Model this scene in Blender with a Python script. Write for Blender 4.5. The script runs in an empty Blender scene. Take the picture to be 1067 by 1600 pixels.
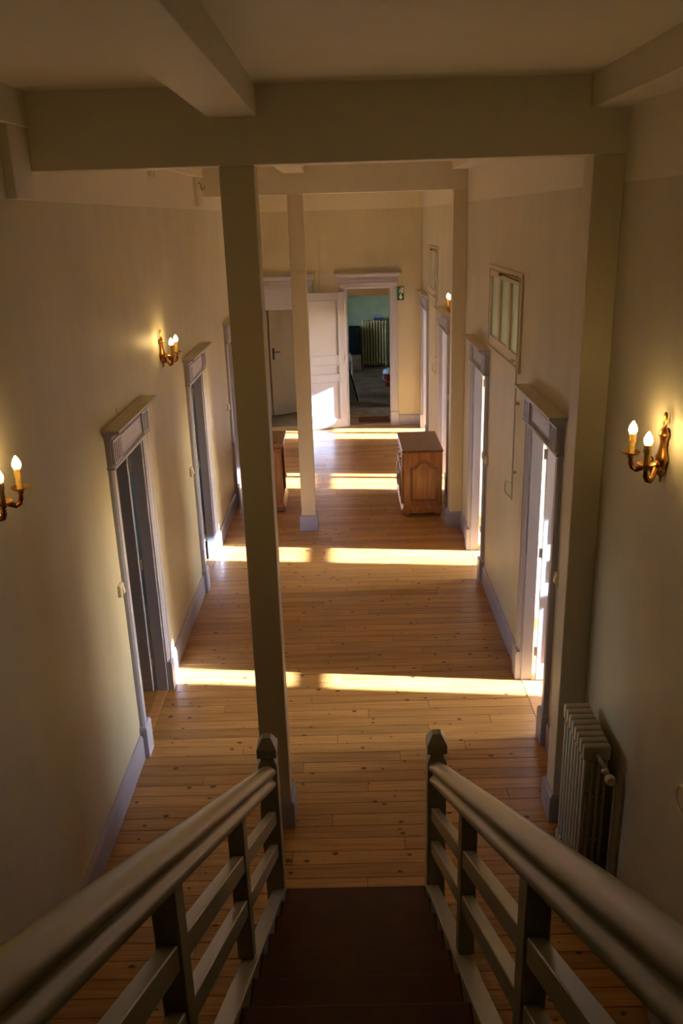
import bpy, bmesh, math, random
from mathutils import Vector, Matrix

random.seed(7)
C = bpy.context.scene.collection
SC = bpy.context.scene

# ------------------------------------------------------------------ camera
def cam_setup():
    f, pitch, yaw, roll = 1315.67, 0.336474, -0.009893, -0.030494
    def ray(u, w):
        cr, sr = math.cos(roll), math.sin(roll)
        u, w = cr*u + sr*w, -sr*u + cr*w
        cp, sp = math.cos(pitch), math.sin(pitch)
        y = cp - sp*w; z = -sp - cp*w
        c, s = math.cos(yaw), math.sin(yaw)
        return Vector((c*u + s*y, -s*u + c*y, z))
    o = ray(0, 0); r = ray(1, 0) - o; d = ray(0, 1) - o
    M = Matrix((( r.x, -d.x, -o.x, 0.0), (r.y, -d.y, -o.y, 0.0), (r.z, -d.z, -o.z, 3.5), (0, 0, 0, 1)))
    cd = bpy.data.cameras.new('camera'); co = bpy.data.objects.new('camera', cd); C.objects.link(co)
    co.matrix_world = M
    cd.sensor_fit = 'VERTICAL'; cd.sensor_height = 24.0; cd.lens = f/1600*24.0
    cd.clip_start = 0.03; cd.clip_end = 200
    SC.camera = co
cam_setup()

# ------------------------------------------------------------------ world, sun, exposure
W = bpy.data.worlds.new('sky'); SC.world = W; W.use_nodes = True
wn = W.node_tree.nodes; wl = W.node_tree.links
bg = wn['Background']
sky = wn.new('ShaderNodeTexSky'); sky.sky_type = 'NISHITA'; sky.sun_disc = False
sky.sun_elevation = math.radians(20.5); sky.sun_rotation = math.radians(97); sky.altitude = 100
wl.new(sky.outputs[0], bg.inputs[0]); bg.inputs[1].default_value = 3.3

SUN_DIR = Vector((-1.0, 0.118, -0.376)).normalized()
sd = bpy.data.lights.new('sun', 'SUN'); so = bpy.data.objects.new('sun', sd); C.objects.link(so)
sd.energy = 62.0; sd.angle = math.radians(0.7); sd.color = (.88, .95, 1.0)
so.rotation_euler = SUN_DIR.to_track_quat('-Z', 'Y').to_euler(); so.location = (8, 6, 6)

SC.view_settings.view_transform = 'Standard'; SC.view_settings.look = 'None'
SC.view_settings.gamma = 1.0; SC.view_settings.use_curve_mapping = False
SC.view_settings.exposure = 0.58
SC.cycles.use_denoising = True
SC.cycles.max_bounces = 14; SC.cycles.diffuse_bounces = 10; SC.cycles.glossy_bounces = 4
SC.cycles.transparent_max_bounces = 12; SC.cycles.transmission_bounces = 6
SC.cycles.sample_clamp_indirect = 12.0
SC.cycles.caustics_reflective = False; SC.cycles.caustics_refractive = False

def portal(loc, rot, sx, sy):
    l = bpy.data.lights.new('window_portal', 'AREA'); l.shape = 'RECTANGLE'; l.size = sx; l.size_y = sy
    l.cycles.is_portal = True
    o = bpy.data.objects.new('window_portal', l); C.objects.link(o); o.location = loc; o.rotation_euler = rot
# windows of the side rooms: (y0, y1, mullion y)
RWIN = [(5.18, 6.40, 5.79), (7.74, 8.96, 8.37), (10.34, 11.56, 10.95), (13.10, 14.35, 13.58)]
LWIN = [(6.6, 7.15, 6.87), (9.3, 9.85, 9.57), (12.0, 12.55, 12.27)]
WZ0, WZ1 = 0.85, 2.62
RXW, LXW = 4.6, -4.6
for a, b, m in RWIN:
    portal((RXW+.02, (a+b)/2, (WZ0+WZ1)/2), (0, math.radians(90), 0), WZ1-WZ0, b-a)
for a, b, m in LWIN:
    portal((LXW-.02, (a+b)/2, (WZ0+WZ1)/2), (0, math.radians(-90), 0), WZ1-WZ0, b-a)
portal((-2.12, 18.85, 1.5), (0, math.radians(-90), 0), 1.0, 1.1)  # portal at the unseen opening added to light the far room

# ------------------------------------------------------------------ materials
MATS = {}
def new_mat(name):
    m = bpy.data.materials.new(name); m.use_nodes = True; MATS[name] = m
    return m, m.node_tree.nodes, m.node_tree.links, m.node_tree.nodes['Principled BSDF']
def rgb(c): return (c[0], c[1], c[2], 1.0)
def mottle(name, col, var=0.08, scale=6.0, rough=0.5, bump=0.0, bscale=60.0, stretch=(1, 1, 1), metallic=0.0, spec=0.5, coat=0.0):
    m, n, l, p = new_mat(name)
    g = n.new('ShaderNodeNewGeometry'); mp = n.new('ShaderNodeMapping'); mp.inputs['Scale'].default_value = stretch
    l.new(g.outputs['Position'], mp.inputs['Vector'])
    t = n.new('ShaderNodeTexNoise'); t.inputs['Scale'].default_value = scale; t.inputs['Detail'].default_value = 5
    l.new(mp.outputs[0], t.inputs['Vector'])
    r = n.new('ShaderNodeValToRGB')
    r.color_ramp.elements[0].position = 0.3; r.color_ramp.elements[1].position = 0.7
    r.color_ramp.elements[0].color = rgb([max(0, c*(1-var)) for c in col]); r.color_ramp.elements[1].color = rgb([min(1, c*(1+var)) for c in col])
    l.new(t.outputs['Fac'], r.inputs[0]); l.new(r.outputs[0], p.inputs['Base Color'])
    p.inputs['Roughness'].default_value = rough; p.inputs['Metallic'].default_value = metallic
    p.inputs['Specular IOR Level'].default_value = spec
    if coat: p.inputs['Coat Weight'].default_value = coat; p.inputs['Coat Roughness'].default_value = 0.15
    if bump:
        t2 = n.new('ShaderNodeTexNoise'); t2.inputs['Scale'].default_value = bscale; t2.inputs['Detail'].default_value = 4
        l.new(mp.outputs[0], t2.inputs['Vector'])
        b = n.new('ShaderNodeBump'); b.inputs['Strength'].default_value = bump; b.inputs['Distance'].default_value = 0.004
        l.new(t2.outputs['Fac'], b.inputs['Height']); l.new(b.outputs[0], p.inputs['Normal'])
    return m
BAND_Z = 3.617
def wall_mat(name, low, high):
    m, n, l, p = new_mat(name)
    g = n.new('ShaderNodeNewGeometry')
    s = n.new('ShaderNodeSeparateXYZ'); l.new(g.outputs['Position'], s.inputs[0])
    gt = n.new('ShaderNodeMath'); gt.operation = 'GREATER_THAN'; gt.inputs[1].default_value = BAND_Z
    l.new(s.outputs['Z'], gt.inputs[0])
    mp = n.new('ShaderNodeMapping'); mp.inputs['Scale'].default_value = (1, 1, .45); l.new(g.outputs['Position'], mp.inputs['Vector'])
    t = n.new('ShaderNodeTexNoise'); t.inputs['Scale'].default_value = 3.2; t.inputs['Detail'].default_value = 6; t.inputs['Roughness'].default_value = .6
    l.new(mp.outputs[0], t.inputs['Vector'])
    r = n.new('ShaderNodeValToRGB'); r.color_ramp.elements[0].position = .25; r.color_ramp.elements[1].position = .75
    r.color_ramp.elements[0].color = rgb([c*.9 for c in low]); r.color_ramp.elements[1].color = rgb([c*1.05 for c in low])
    l.new(t.outputs['Fac'], r.inputs[0])
    mx = n.new('ShaderNodeMix'); mx.data_type = 'RGBA'; l.new(gt.outputs[0], mx.inputs['Factor'])
    l.new(r.outputs[0], mx.inputs[6]); mx.inputs[7].default_value = rgb(high)
    l.new(mx.outputs[2], p.inputs['Base Color']); p.inputs['Roughness'].default_value = .55
    p.inputs['Specular IOR Level'].default_value = .35
    t2 = n.new('ShaderNodeTexNoise'); t2.inputs['Scale'].default_value = 9; t2.inputs['Detail'].default_value = 5
    l.new(g.outputs['Position'], t2.inputs['Vector'])
    b = n.new('ShaderNodeBump'); b.inputs['Strength'].default_value = .25; b.inputs['Distance'].default_value = .01
    l.new(t2.outputs['Fac'], b.inputs['Height']); l.new(b.outputs[0], p.inputs['Normal'])
    return m
def wood_mat(name, base, dark, light, grain=(1.2, 26, 26), rough=.35, knots=0.0, rand=.25, coat=0.0, knot_col=(.085, .030, .013)):
    """wood grain along X, moved about by the object's own random number"""
    m, n, l, p = new_mat(name)
    g = n.new('ShaderNodeNewGeometry'); oi = n.new('ShaderNodeObjectInfo')
    mul = n.new('ShaderNodeVectorMath'); mul.operation = 'SCALE'; mul.inputs[0].default_value = (37.0, 11.0, 5.0)
    l.new(oi.outputs['Random'], mul.inputs['Scale'])
    add = n.new('ShaderNodeVectorMath'); add.operation = 'ADD'
    l.new(g.outputs['Position'], add.inputs[0]); l.new(mul.outputs[0], add.inputs[1])
    mp = n.new('ShaderNodeMapping'); mp.inputs['Scale'].default_value = grain; l.new(add.outputs[0], mp.inputs['Vector'])
    t = n.new('ShaderNodeTexNoise'); t.inputs['Scale'].default_value = 1.6; t.inputs['Detail'].default_value = 6; t.inputs['Distortion'].default_value = .6
    l.new(mp.outputs[0], t.inputs['Vector'])
    r = n.new('ShaderNodeValToRGB')
    r.color_ramp.elements[0].position = .28; r.color_ramp.elements[0].color = rgb(dark)
    r.color_ramp.elements[1].position = .74; r.color_ramp.elements[1].color = rgb(light)
    e = r.color_ramp.elements.new(.5); e.color = rgb(base)
    l.new(t.outputs['Fac'], r.inputs[0])
    hs = n.new('ShaderNodeHueSaturation')
    mr = n.new('ShaderNodeMapRange'); mr.inputs[3].default_value = 1-rand; mr.inputs[4].default_value = 1+rand
    l.new(oi.outputs['Random'], mr.inputs[0]); l.new(mr.outputs[0], hs.inputs['Value'])
    l.new(r.outputs[0], hs.inputs['Color'])
    out = hs.outputs[0]
    if knots:
        mk = n.new('ShaderNodeMapping'); mk.inputs['Scale'].default_value = (6.5, 9.5, 0.0); l.new(add.outputs[0], mk.inputs['Vector'])
        wob = n.new('ShaderNodeTexNoise'); wob.inputs['Scale'].default_value = 22; l.new(add.outputs[0], wob.inputs['Vector'])
        wm = n.new('ShaderNodeVectorMath'); wm.operation = 'SCALE'; wm.inputs['Scale'].default_value = .16; l.new(wob.outputs['Color'], wm.inputs[0])
        wa = n.new('ShaderNodeVectorMath'); wa.operation = 'ADD'; l.new(mk.outputs[0], wa.inputs[0]); l.new(wm.outputs[0], wa.inputs[1])
        v = n.new('ShaderNodeTexVoronoi'); v.voronoi_dimensions = '2D'; v.inputs['Scale'].default_value = 1.0; l.new(wa.outputs[0], v.inputs['Vector'])
        sep = n.new('ShaderNodeSeparateColor'); l.new(v.outputs['Color'], sep.inputs[0])
        size = n.new('ShaderNodeMapRange'); size.inputs[1].default_value = 1-knots; size.inputs[2].default_value = 1.0
        size.inputs[3].default_value = 0.0; size.inputs[4].default_value = .14; l.new(sep.outputs[0], size.inputs[0])
        sub = n.new('ShaderNodeMath'); sub.operation = 'SUBTRACT'; l.new(size.outputs[0], sub.inputs[0]); l.new(v.outputs['Distance'], sub.inputs[1])
        km = n.new('ShaderNodeMapRange'); km.interpolation_type = 'SMOOTHSTEP'
        km.inputs[1].default_value = -.02; km.inputs[2].default_value = .05; km.inputs[4].default_value = .95
        l.new(sub.outputs[0], km.inputs[0])
        mx = n.new('ShaderNodeMix'); mx.data_type = 'RGBA'; l.new(km.outputs[0], mx.inputs['Factor'])
        l.new(out, mx.inputs[6]); mx.inputs[7].default_value = rgb(knot_col)
        out = mx.outputs[2]
    l.new(out, p.inputs['Base Color'])
    rr = n.new('ShaderNodeMapRange'); rr.inputs[3].default_value = rough-.06; rr.inputs[4].default_value = rough+.12
    l.new(t.outputs['Fac'], rr.inputs[0]); l.new(rr.outputs[0], p.inputs['Roughness'])
    b = n.new('ShaderNodeBump'); b.inputs['Strength'].default_value = .12; b.inputs['Distance'].default_value = .002
    l.new(t.outputs['Fac'], b.inputs['Height']); l.new(b.outputs[0], p.inputs['Normal'])
    if coat: p.inputs['Coat Weight'].default_value = coat; p.inputs['Coat Roughness'].default_value = .18
    return m
def emit_mat(name, col, strength):
    m, n, l, p = new_mat(name)
    p.inputs['Base Color'].default_value = rgb(col); p.inputs['Emission Color'].default_value = rgb(col)
    p.inputs['Emission Strength'].default_value = strength
    return m
def pane_mat(name, tint, frost):
    m, n, l, p = new_mat(name); out = n['Material Output']; n.remove(p)
    gl = n.new('ShaderNodeBsdfGlossy'); gl.inputs['Roughness'].default_value = .03 if not frost else .35
    if frost:
        tr = n.new('ShaderNodeBsdfTranslucent'); tr.inputs[0].default_value = rgb(tint)
        df = n.new('ShaderNodeBsdfDiffuse'); df.inputs[0].default_value = rgb(tint)
        nz = n.new('ShaderNodeTexNoise'); nz.inputs['Scale'].default_value = 5
        g = n.new('ShaderNodeNewGeometry'); l.new(g.outputs['Position'], nz.inputs['Vector'])
        mr = n.new('ShaderNodeMapRange'); mr.inputs[3].default_value = .3; mr.inputs[4].default_value = .7; l.new(nz.outputs['Fac'], mr.inputs[0])
        base = n.new('ShaderNodeMixShader'); l.new(mr.outputs[0], base.inputs[0]); l.new(tr.outputs[0], base.inputs[1]); l.new(df.outputs[0], base.inputs[2])
    else:
        base = n.new('ShaderNodeBsdfTransparent'); base.inputs[0].default_value = rgb(tint)
    fr = n.new('ShaderNodeFresnel'); fr.inputs[0].default_value = 1.45
    ms = n.new('ShaderNodeMixShader'); l.new(fr.outputs[0], ms.inputs[0]); l.new(base.outputs[0], ms.inputs[1]); l.new(gl.outputs[0], ms.inputs[2])
    l.new(ms.outputs[0], out.inputs[0])
    return m

M_WALL = wall_mat('cream_wall_paint', (.60, .56, .45), (.72, .68, .59))
M_CEIL = mottle('white_ceiling_paint', (.70, .67, .59), .03, 2.0, .7, .1, 20)
M_BEAM = mottle('white_beam_paint', (.68, .64, .55), .03, 3.0, .55, .08, 25)
M_POST = mottle('cream_post_paint', (.62, .56, .44), .03, 3.0, .5, .08, 30, (1, 1, .2))
M_LILAC = mottle('lilac_trim_paint', (.38, .38, .53), .03, 5.0, .42, .05, 40)
M_LILAC2 = mottle('pale_lilac_trim_paint', (.44, .455, .63), .02, 5.0, .42, .05, 40)
M_SHELF = mottle('cream_shelf_paint', (.60, .55, .44), .05, 8.0, .5, .08, 40)
M_RAIL = mottle('grey_cream_rail_gloss_paint', (.33, .31, .24), .05, 4.0, .38, .12, 35, (1, .25, 1))
M_TREAD = mottle('dark_red_brown_stair_paint', (.075, .016, .010), .25, 9.0, .45, .15, 60)
M_PINE = wood_mat('varnished_pine_board', (.50, .258, .082), (.37, .168, .046), (.59, .33, .125), (1.3, 30, 30), .34, .55, .2, 0.25)
M_SUB = mottle('dark_floor_joint', (.03, .014, .007), .2, 10, .8)
M_ROOMFL = wood_mat('plain_room_floor', (.50, .25, .09), (.40, .18, .055), (.58, .32, .13), (1.2, 20, 20), .4)
M_OAK = wood_mat('reddish_oak', (.40, .155, .038), (.27, .090, .020), (.50, .22, .062), (24, 24, 1.4), .3, 0, .05, .3)
M_OAKTOP = wood_mat('reddish_oak_top', (.24, .085, .028), (.17, .055, .015), (.30, .12, .045), (24, 1.4, 24), .3, 0, .05, .3)
M_BRASS = mottle('aged_brass', (.42, .20, .05), .3, 40, .34, .1, 90, metallic=1.0)
M_DARKBRASS = mottle('dark_bronze_brass', (.28, .12, .035), .35, 40, .32, .1, 90, metallic=1.0)
M_WAX = mottle('yellow_candle_tube', (.72, .47, .14), .15, 60, .45)
M_BULB = emit_mat('lit_bulb', (1.0, .65, .23), 54.0)
M_RAD = mottle('cream_radiator_enamel', (.46, .43, .34), .05, 8, .38, .06, 50)
M_RADFAR = mottle('grimy_cream_radiator', (.80, .56, .30), .12, 8, .5)
M_WHITE = mottle('white_plastic', (.78, .74, .62), .02, 10, .35)
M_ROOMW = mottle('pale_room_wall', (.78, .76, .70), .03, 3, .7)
M_ROOML = mottle('darkened_room_wall', (.30, .29, .27), .06, 5, .7)  # unseen left-room walls, darkened to cut light bounced onto the door leaves
M_ROOMC = mottle('white_room_ceiling', (.80, .80, .78), .02, 3, .7)
M_TEAL = mottle('pale_teal_wall', (.42, .48, .38), .12, 4, .7)
M_DARKFL = mottle('worn_brown_floor', (.25, .13, .065), .35, 4.5, .8, .2, 20)
M_RECFL = mottle('grey_recess_floor', (.30, .28, .25), .1, 6, .7)
M_STONE = mottle('worn_threshold_boards', (.36, .27, .18), .3, 7, .7, .1, 20)
M_PANES = pane_mat('frosted_greenish_glass', (.74, .90, .82), True)
M_GLASS = pane_mat('clear_window_glass', (.96, .98, .98), False)
M_STEEL = mottle('dark_metal', (.10, .085, .07), .2, 30, .4, metallic=.8)
M_BLACK = mottle('matt_black', (.012, .012, .012), .2, 20, .85, spec=.1)
M_GREYDOOR = mottle('grey_white_flush_door_paint', (.56, .53, .47), .03, 3, .5)
M_CHROME = mottle('brushed_nickel', (.62, .60, .56), .05, 30, .3, metallic=1.0)
M_GREEN = mottle('exit_sign_green', (.004, .16, .085), .03, 20, .4)
M_SIGNW = mottle('exit_sign_white', (.85, .87, .84), .02, 20, .4)
M_MAT = mottle('red_brown_doormat', (.14, .038, .024), .3, 60, .9, .4, 200)
M_RED = mottle('red_plastic', (.34, .05, .025), .1, 10, .4)
M_BLUEW = mottle('pale_blue_plastic', (.52, .62, .68), .1, 10, .4)
M_BLUE = mottle('blue_plastic', (.05, .06, .22), .1, 10, .4)
M_BOARD = mottle('grey_green_board', (.13, .15, .14), .1, 6, .6)
M_WIRE = mottle('grey_wire', (.35, .30, .22), .1, 10, .5)

# ------------------------------------------------------------------ mesh helpers
class MB:
    def __init__(self, T=None):
        self.v = []; self.f = []; self.mi = []; self.T = T
    def add(self, vs, fs, mi=0):
        b = len(self.v)
        for p in vs:
            self.v.append(tuple(self.T(*p)) if self.T else tuple(p))
        for q in fs:
            self.f.append([b+i for i in q]); self.mi.append(mi)
        return self
    def box(self, x0, x1, y0, y1, z0, z1, mi=0):
        return self.add([(x0,y0,z0),(x1,y0,z0),(x1,y1,z0),(x0,y1,z0),(x0,y0,z1),(x1,y0,z1),(x1,y1,z1),(x0,y1,z1)],
                        [(0,3,2,1),(4,5,6,7),(0,1,5,4),(1,2,6,5),(2,3,7,6),(3,0,4,7)], mi)
    def hexa(self, pts, mi=0):
        return self.add(pts, [(0,3,2,1),(4,5,6,7),(0,1,5,4),(1,2,6,5),(2,3,7,6),(3,0,4,7)], mi)
    def loft(self, rings, cap=True, mi=0, closed=True):
        n = len(rings[0]); vs = [p for r in rings for p in r]; fs = []
        for i in range(len(rings)-1):
            for j in range(n if closed else n-1):
                k = (j+1) % n
                fs.append((i*n+j, i*n+k, (i+1)*n+k, (i+1)*n+j))
        if cap:
            fs.append(tuple(range(n))[::-1]); fs.append(tuple((len(rings)-1)*n+j for j in range(n)))
        return self.add(vs, fs, mi)
    def prism(self, poly, a, b, axis='z', mi=0):
        def P(u, w, t):
            return (u, w, t) if axis == 'z' else ((u, t, w) if axis == 'y' else (t, u, w))
        return self.loft([[P(u, w, a) for u, w in poly], [P(u, w, b) for u, w in poly]], mi=mi)
    def lathe(self, prof, c=(0, 0, 0), n=16, sx=1.0, sy=1.0, mi=0, axis='z'):
        rings = []
        for r, z in prof:
            ring = []
            for k in range(n):
                a = 2*math.pi*k/n; u = r*math.cos(a)*sx; w = r*math.sin(a)*sy
                if axis == 'z': ring.append((c[0]+u, c[1]+w, c[2]+z))
                elif axis == 'y': ring.append((c[0]+u, c[1]+z, c[2]+w))
                else: ring.append((c[0]+z, c[1]+u, c[2]+w))
            rings.append(ring)
        return self.loft(rings, mi=mi)
    def tube(self, path, r, n=8, mi=0, close=False):
        P = [Vector(p) for p in path]; rings = []
        R = r if isinstance(r, (list, tuple)) else [r]*len(P)
        t0 = (P[1]-P[0]).normalized()
        up = Vector((0, 0, 1)) if abs(t0.z) < .9 else Vector((1, 0, 0))
        nrm = (up - t0*up.dot(t0)).normalized()
        for i, p in enumerate(P):
            if close: t = (P[(i+1) % len(P)]-P[i-1]).normalized()
            else: t = (P[min(i+1, len(P)-1)]-P[max(i-1, 0)]).normalized()
            nrm = (nrm - t*nrm.dot(t)).normalized(); bn = t.cross(nrm)
            rings.append([tuple(p + nrm*math.cos(2*math.pi*k/n)*R[i] + bn*math.sin(2*math.pi*k/n)*R[i]) for k in range(n)])
        if close: rings.append(rings[0])
        return self.loft(rings, cap=not close, mi=mi)
    def build(self, name, mat, parent=None, off=(0, 0, 0), bevel=0.0, smooth=False, kind=None, label=None, weld=True, seg=1):
        me = bpy.data.meshes.new(name)
        me.from_pydata([(a-off[0], b-off[1], c-off[2]) for a, b, c in self.v], [], self.f)
        for i, p in enumerate(me.polygons): p.material_index = self.mi[i]
        bm = bmesh.new(); bm.from_mesh(me)
        bmesh.ops.recalc_face_normals(bm, faces=bm.faces)
        if bevel:
            ed = [e for e in bm.edges if len(e.link_faces) == 2 and e.calc_face_angle(0) > .5]
            bmesh.ops.bevel(bm, geom=ed, offset=bevel, segments=seg, affect='EDGES', clamp_overlap=True)
        bm.to_mesh(me); bm.free()
        for m in (mat if isinstance(mat, (list, tuple)) else [mat]): me.materials.append(m)
        if smooth:
            for p in me.polygons: p.use_smooth = True
            try: me.set_sharp_from_angle(angle=math.radians(40))
            except Exception: pass
        o = bpy.data.objects.new(name, me); C.objects.link(o)
        if parent is not None: o.parent = parent
        else: o.location = off
        if kind: o['kind'] = kind
        if label: o['label'] = label
        return o
def empty(name, loc=(0, 0, 0), kind=None):
    o = bpy.data.objects.new(name, None); C.objects.link(o); o.location = loc; o.empty_display_size = .1
    if kind: o['kind'] = kind
    return o
def tag(o, label, cat, group=None):
    o['label'] = label; o['category'] = cat
    if group: o['group'] = group
    return o
def copy_tree(o, parent=None):
    c = o.copy(); C.objects.link(c); c.parent = parent
    for ch in list(o.children): copy_tree(ch, c)
    return c
def slab(mb, T, us, vs, holes, t0, t1):
    """thin wall over a u,v grid with holes; only outer faces; T(u, v, t)"""
    U = sorted(set([us[0], us[1]] + [h[0] for h in holes] + [h[1] for h in holes]))
    V = sorted(set([vs[0], vs[1]] + [h[2] for h in holes] + [h[3] for h in holes]))
    U = [u for u in U if us[0] <= u <= us[1]]; V = [v for v in V if vs[0] <= v <= vs[1]]
    def solid(i, j):
        if i < 0 or j < 0 or i >= len(U)-1 or j >= len(V)-1: return False
        cu, cv = (U[i]+U[i+1])/2, (V[j]+V[j+1])/2
        return not any(h[0] < cu < h[1] and h[2] < cv < h[3] for h in holes)
    for i in range(len(U)-1):
        for j in range(len(V)-1):
            if not solid(i, j): continue
            a, b, c, d = U[i], U[i+1], V[j], V[j+1]
            def q(*p): mb.add([T(*x) for x in p], [(0, 1, 2, 3)])
            q((a,c,t0),(b,c,t0),(b,d,t0),(a,d,t0)); q((a,c,t1),(b,c,t1),(b,d,t1),(a,d,t1))
            if not solid(i-1, j): q((a,c,t0),(a,d,t0),(a,d,t1),(a,c,t1))
            if not solid(i+1, j): q((b,c,t0),(b,d,t0),(b,d,t1),(b,c,t1))
            if not solid(i, j-1): q((a,c,t0),(b,c,t0),(b,c,t1),(a,c,t1))
            if not solid(i, j+1): q((a,d,t0),(b,d,t0),(b,d,t1),(a,d,t1))
def build_wall(name, axis, pos0, pos1, us, vs, holes, mat):
    mb = MB()
    T = (lambda u, v, t: (t, u, v)) if axis == 'x' else (lambda u, v, t: (u, t, v))
    slab(mb, T, us, vs, holes, pos0, pos1)
    me = bpy.data.meshes.new(name); me.from_pydata(mb.v, [], mb.f)
    bm = bmesh.new(); bm.from_mesh(me); bmesh.ops.remove_doubles(bm, verts=bm.verts, dist=1e-5)
    bmesh.ops.recalc_face_normals(bm, faces=bm.faces); bm.to_mesh(me); bm.free()
    me.materials.append(mat)
    o = bpy.data.objects.new(name, me); C.objects.link(o); o['kind'] = 'structure'
    return o

# ------------------------------------------------------------------ dimensions
XL, XR = -1.477, 1.325
YF, YB = 14.61, -6.0
CEIL, BEAM = 4.078, 3.741
WT = 0.08
Y1, Y2 = 4.22, 9.376
RDOORS = [5.49, 8.24, 11.16, 13.92]
LDOORS = [5.465, 8.19, 10.93]
OW, OH = 0.78, 2.06          # door opening
TRANS = [(6.375, 7.83), (12.14, 13.50)]   # transom windows in the right wall
TZ0, TZ1 = 2.335, 3.07

# ------------------------------------------------------------------ structure
holesR = [(c-OW/2, c+OW/2, -.045, OH) for c in RDOORS] + [(a+.02, b-.02, TZ0+.02, TZ1-.02) for a, b in TRANS]
holesL = [(c-OW/2, c+OW/2, -.045, OH) for c in LDOORS]
build_wall('wall_right', 'x', XR, XR+WT, (-.2, YF+.1), (-.05, CEIL+.05), holesR, M_WALL)
build_wall('wall_right_landing', 'x', XR, XR+WT, (YB, -.2), (-.05, CEIL+.05), [], M_TREAD)  # unseen stretch of wall, made dark so less light bounces towards the stairs
build_wall('wall_left', 'x', XL-WT, XL, (-.2, YF+.1), (-.05, CEIL+.05), holesL, M_WALL)
build_wall('wall_left_landing', 'x', XL-WT, XL, (YB, -.2), (-.05, CEIL+.05), [], M_TREAD)  # unseen too, dark for the same weaker bounce light
FD = (.035, .795, 0, 2.36)       # far right-hand opening
FL = (-1.36, -.62, 0, 2.42)      # far left-hand opening (upper part closed by a panel)
build_wall('wall_far', 'y', YF, YF+.1, (XL-WT, XR+WT), (-.05, CEIL+.05), [FD, FL], M_WALL)
build_wall('wall_back', 'y', YB-.1, YB, (XL-WT, XR+WT), (-.05, CEIL+.05), [], M_TREAD)  # unseen end wall, set far back and dark to return little light
MB().box(-4.9, 4.9, YB-.2, 22.2, CEIL, CEIL+.2).build('ceiling', M_CEIL, kind='structure')
MB().box(XL, XR, YB, .25, 2.10, 2.24).build('floor_landing', M_TREAD, kind='structure')

# floor of the corridor: sub-floor with every board a piece of its own
floor = MB().box(XL-WT, XR+WT, YB, YF+.1, -.10, -.006).build('floor', M_SUB, kind='structure')
bw = 0.1065; y = 1.55; row = 0; nb = 0
while y < YF-.001:
    y1 = min(y+bw, YF)
    x0, x1 = XL, XR
    cuts = []
    ph = (row*0.377+.13) % 1.0
    first = x0 + .35 + ph*1.75
    cuts = [first] + ([first+1.55] if first+1.55 < x1-.3 else [])
    if row % 5 == 3 and len(cuts) > 1: cuts = cuts[:1]
    xs = [x0]+[c for c in cuts if x0+.25 < c < x1-.2]+[x1]
    for i in range(len(xs)-1):
        a = xs[i] + (.0012 if i else 0); b = xs[i+1] - (.0012 if i < len(xs)-2 else 0)
        g = .0013; dz = random.uniform(-.0006, .0006); c = .0022
        rings = [[(a, y+g, -.006), (b, y+g, -.006), (b, y1-g, -.006), (a, y1-g, -.006)],
                 [(a, y+g, -c+dz), (b, y+g, -c+dz), (b, y1-g, -c+dz), (a, y1-g, -c+dz)],
                 [(a+.0015, y+g+c*.7, dz), (b-.0015, y+g+c*.7, dz), (b-.0015, y1-g-c*.7, dz), (a+.0015, y1-g-c*.7, dz)]]
        MB().loft(rings).build('floor_board', M_PINE, floor, off=(0, 0, 0)); nb += 1
    y += bw; row += 1

# rooms behind the doors
MB().box(XR+WT, RXW+.1, 4.1, 15.4, -.1, -.001).build('floor_right_rooms', M_ROOMFL, kind='structure')
MB().box(LXW-.1, XL-WT, 4.1, 15.4, -.1, -.001).build('floor_left_rooms', M_ROOMFL, kind='structure')
build_wall('wall_right_windows', 'x', RXW, RXW+.14, (4.1, 15.4), (-.05, CEIL+.05), [(a, b, WZ0, WZ1) for a, b, m in RWIN], M_ROOMW)
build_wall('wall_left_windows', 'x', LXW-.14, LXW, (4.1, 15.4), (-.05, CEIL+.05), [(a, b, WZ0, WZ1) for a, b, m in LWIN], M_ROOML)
for yy in (4.1, 6.92, 9.70, 12.45, 15.3):
    MB().box(XR+WT, RXW, yy, yy+.08, 0, CEIL).build('wall_partition', M_ROOMW, kind='structure')
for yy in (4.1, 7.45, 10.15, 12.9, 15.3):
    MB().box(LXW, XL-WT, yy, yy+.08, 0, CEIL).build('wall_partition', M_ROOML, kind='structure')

# far room beyond the open door, reached through a short passage
PX0, PX1 = -.02, .88
MB().box(PX0, PX1, YF+.1, 16.0, -.1, .012).build('floor_passage', M_STONE, kind='structure')
MB().box(-2.0, 2.6, 16.0, 21.8, -.3, -.12).build('floor_far_room', M_DARKFL, kind='structure')
MB().box(PX0-.1, PX0, YF+.1, 16.0, 0, 2.4).box(PX1, PX1+.1, YF+.1, 16.0, 0, 2.4).build('wall_passage', M_ROOMW, kind='structure')
MB().box(PX0-.1, PX1+.1, YF+.1, 16.0, 2.36, 2.46).build('ceiling_passage', M_STONE, kind='structure')
build_wall('wall_far_room_near', 'y', 16.0, 16.12, (-2.0, 2.6), (-.3, 2.9), [(PX0, PX1, -.12, 2.12)], M_SHELF)
build_wall('wall_far_room_end', 'y', 21.7, 21.8, (-2.0, 2.6), (-.3, 2.9), [], M_TEAL)
build_wall('wall_far_room_right', 'x', 2.5, 2.6, (16.12, 21.7), (-.3, 2.9), [], M_TEAL)
build_wall('wall_far_room_left', 'x', -2.1, -2.0, (16.0, 21.8), (-.3, 2.9), [(18.3, 19.4, 1.0, 2.0)], M_TEAL)  # unseen opening added on this side to let sky light in
MB().box(-2.0, 2.6, 16.0, 21.8, 2.8, 2.9).build('ceiling_far_room', M_CEIL, kind='structure')
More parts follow.
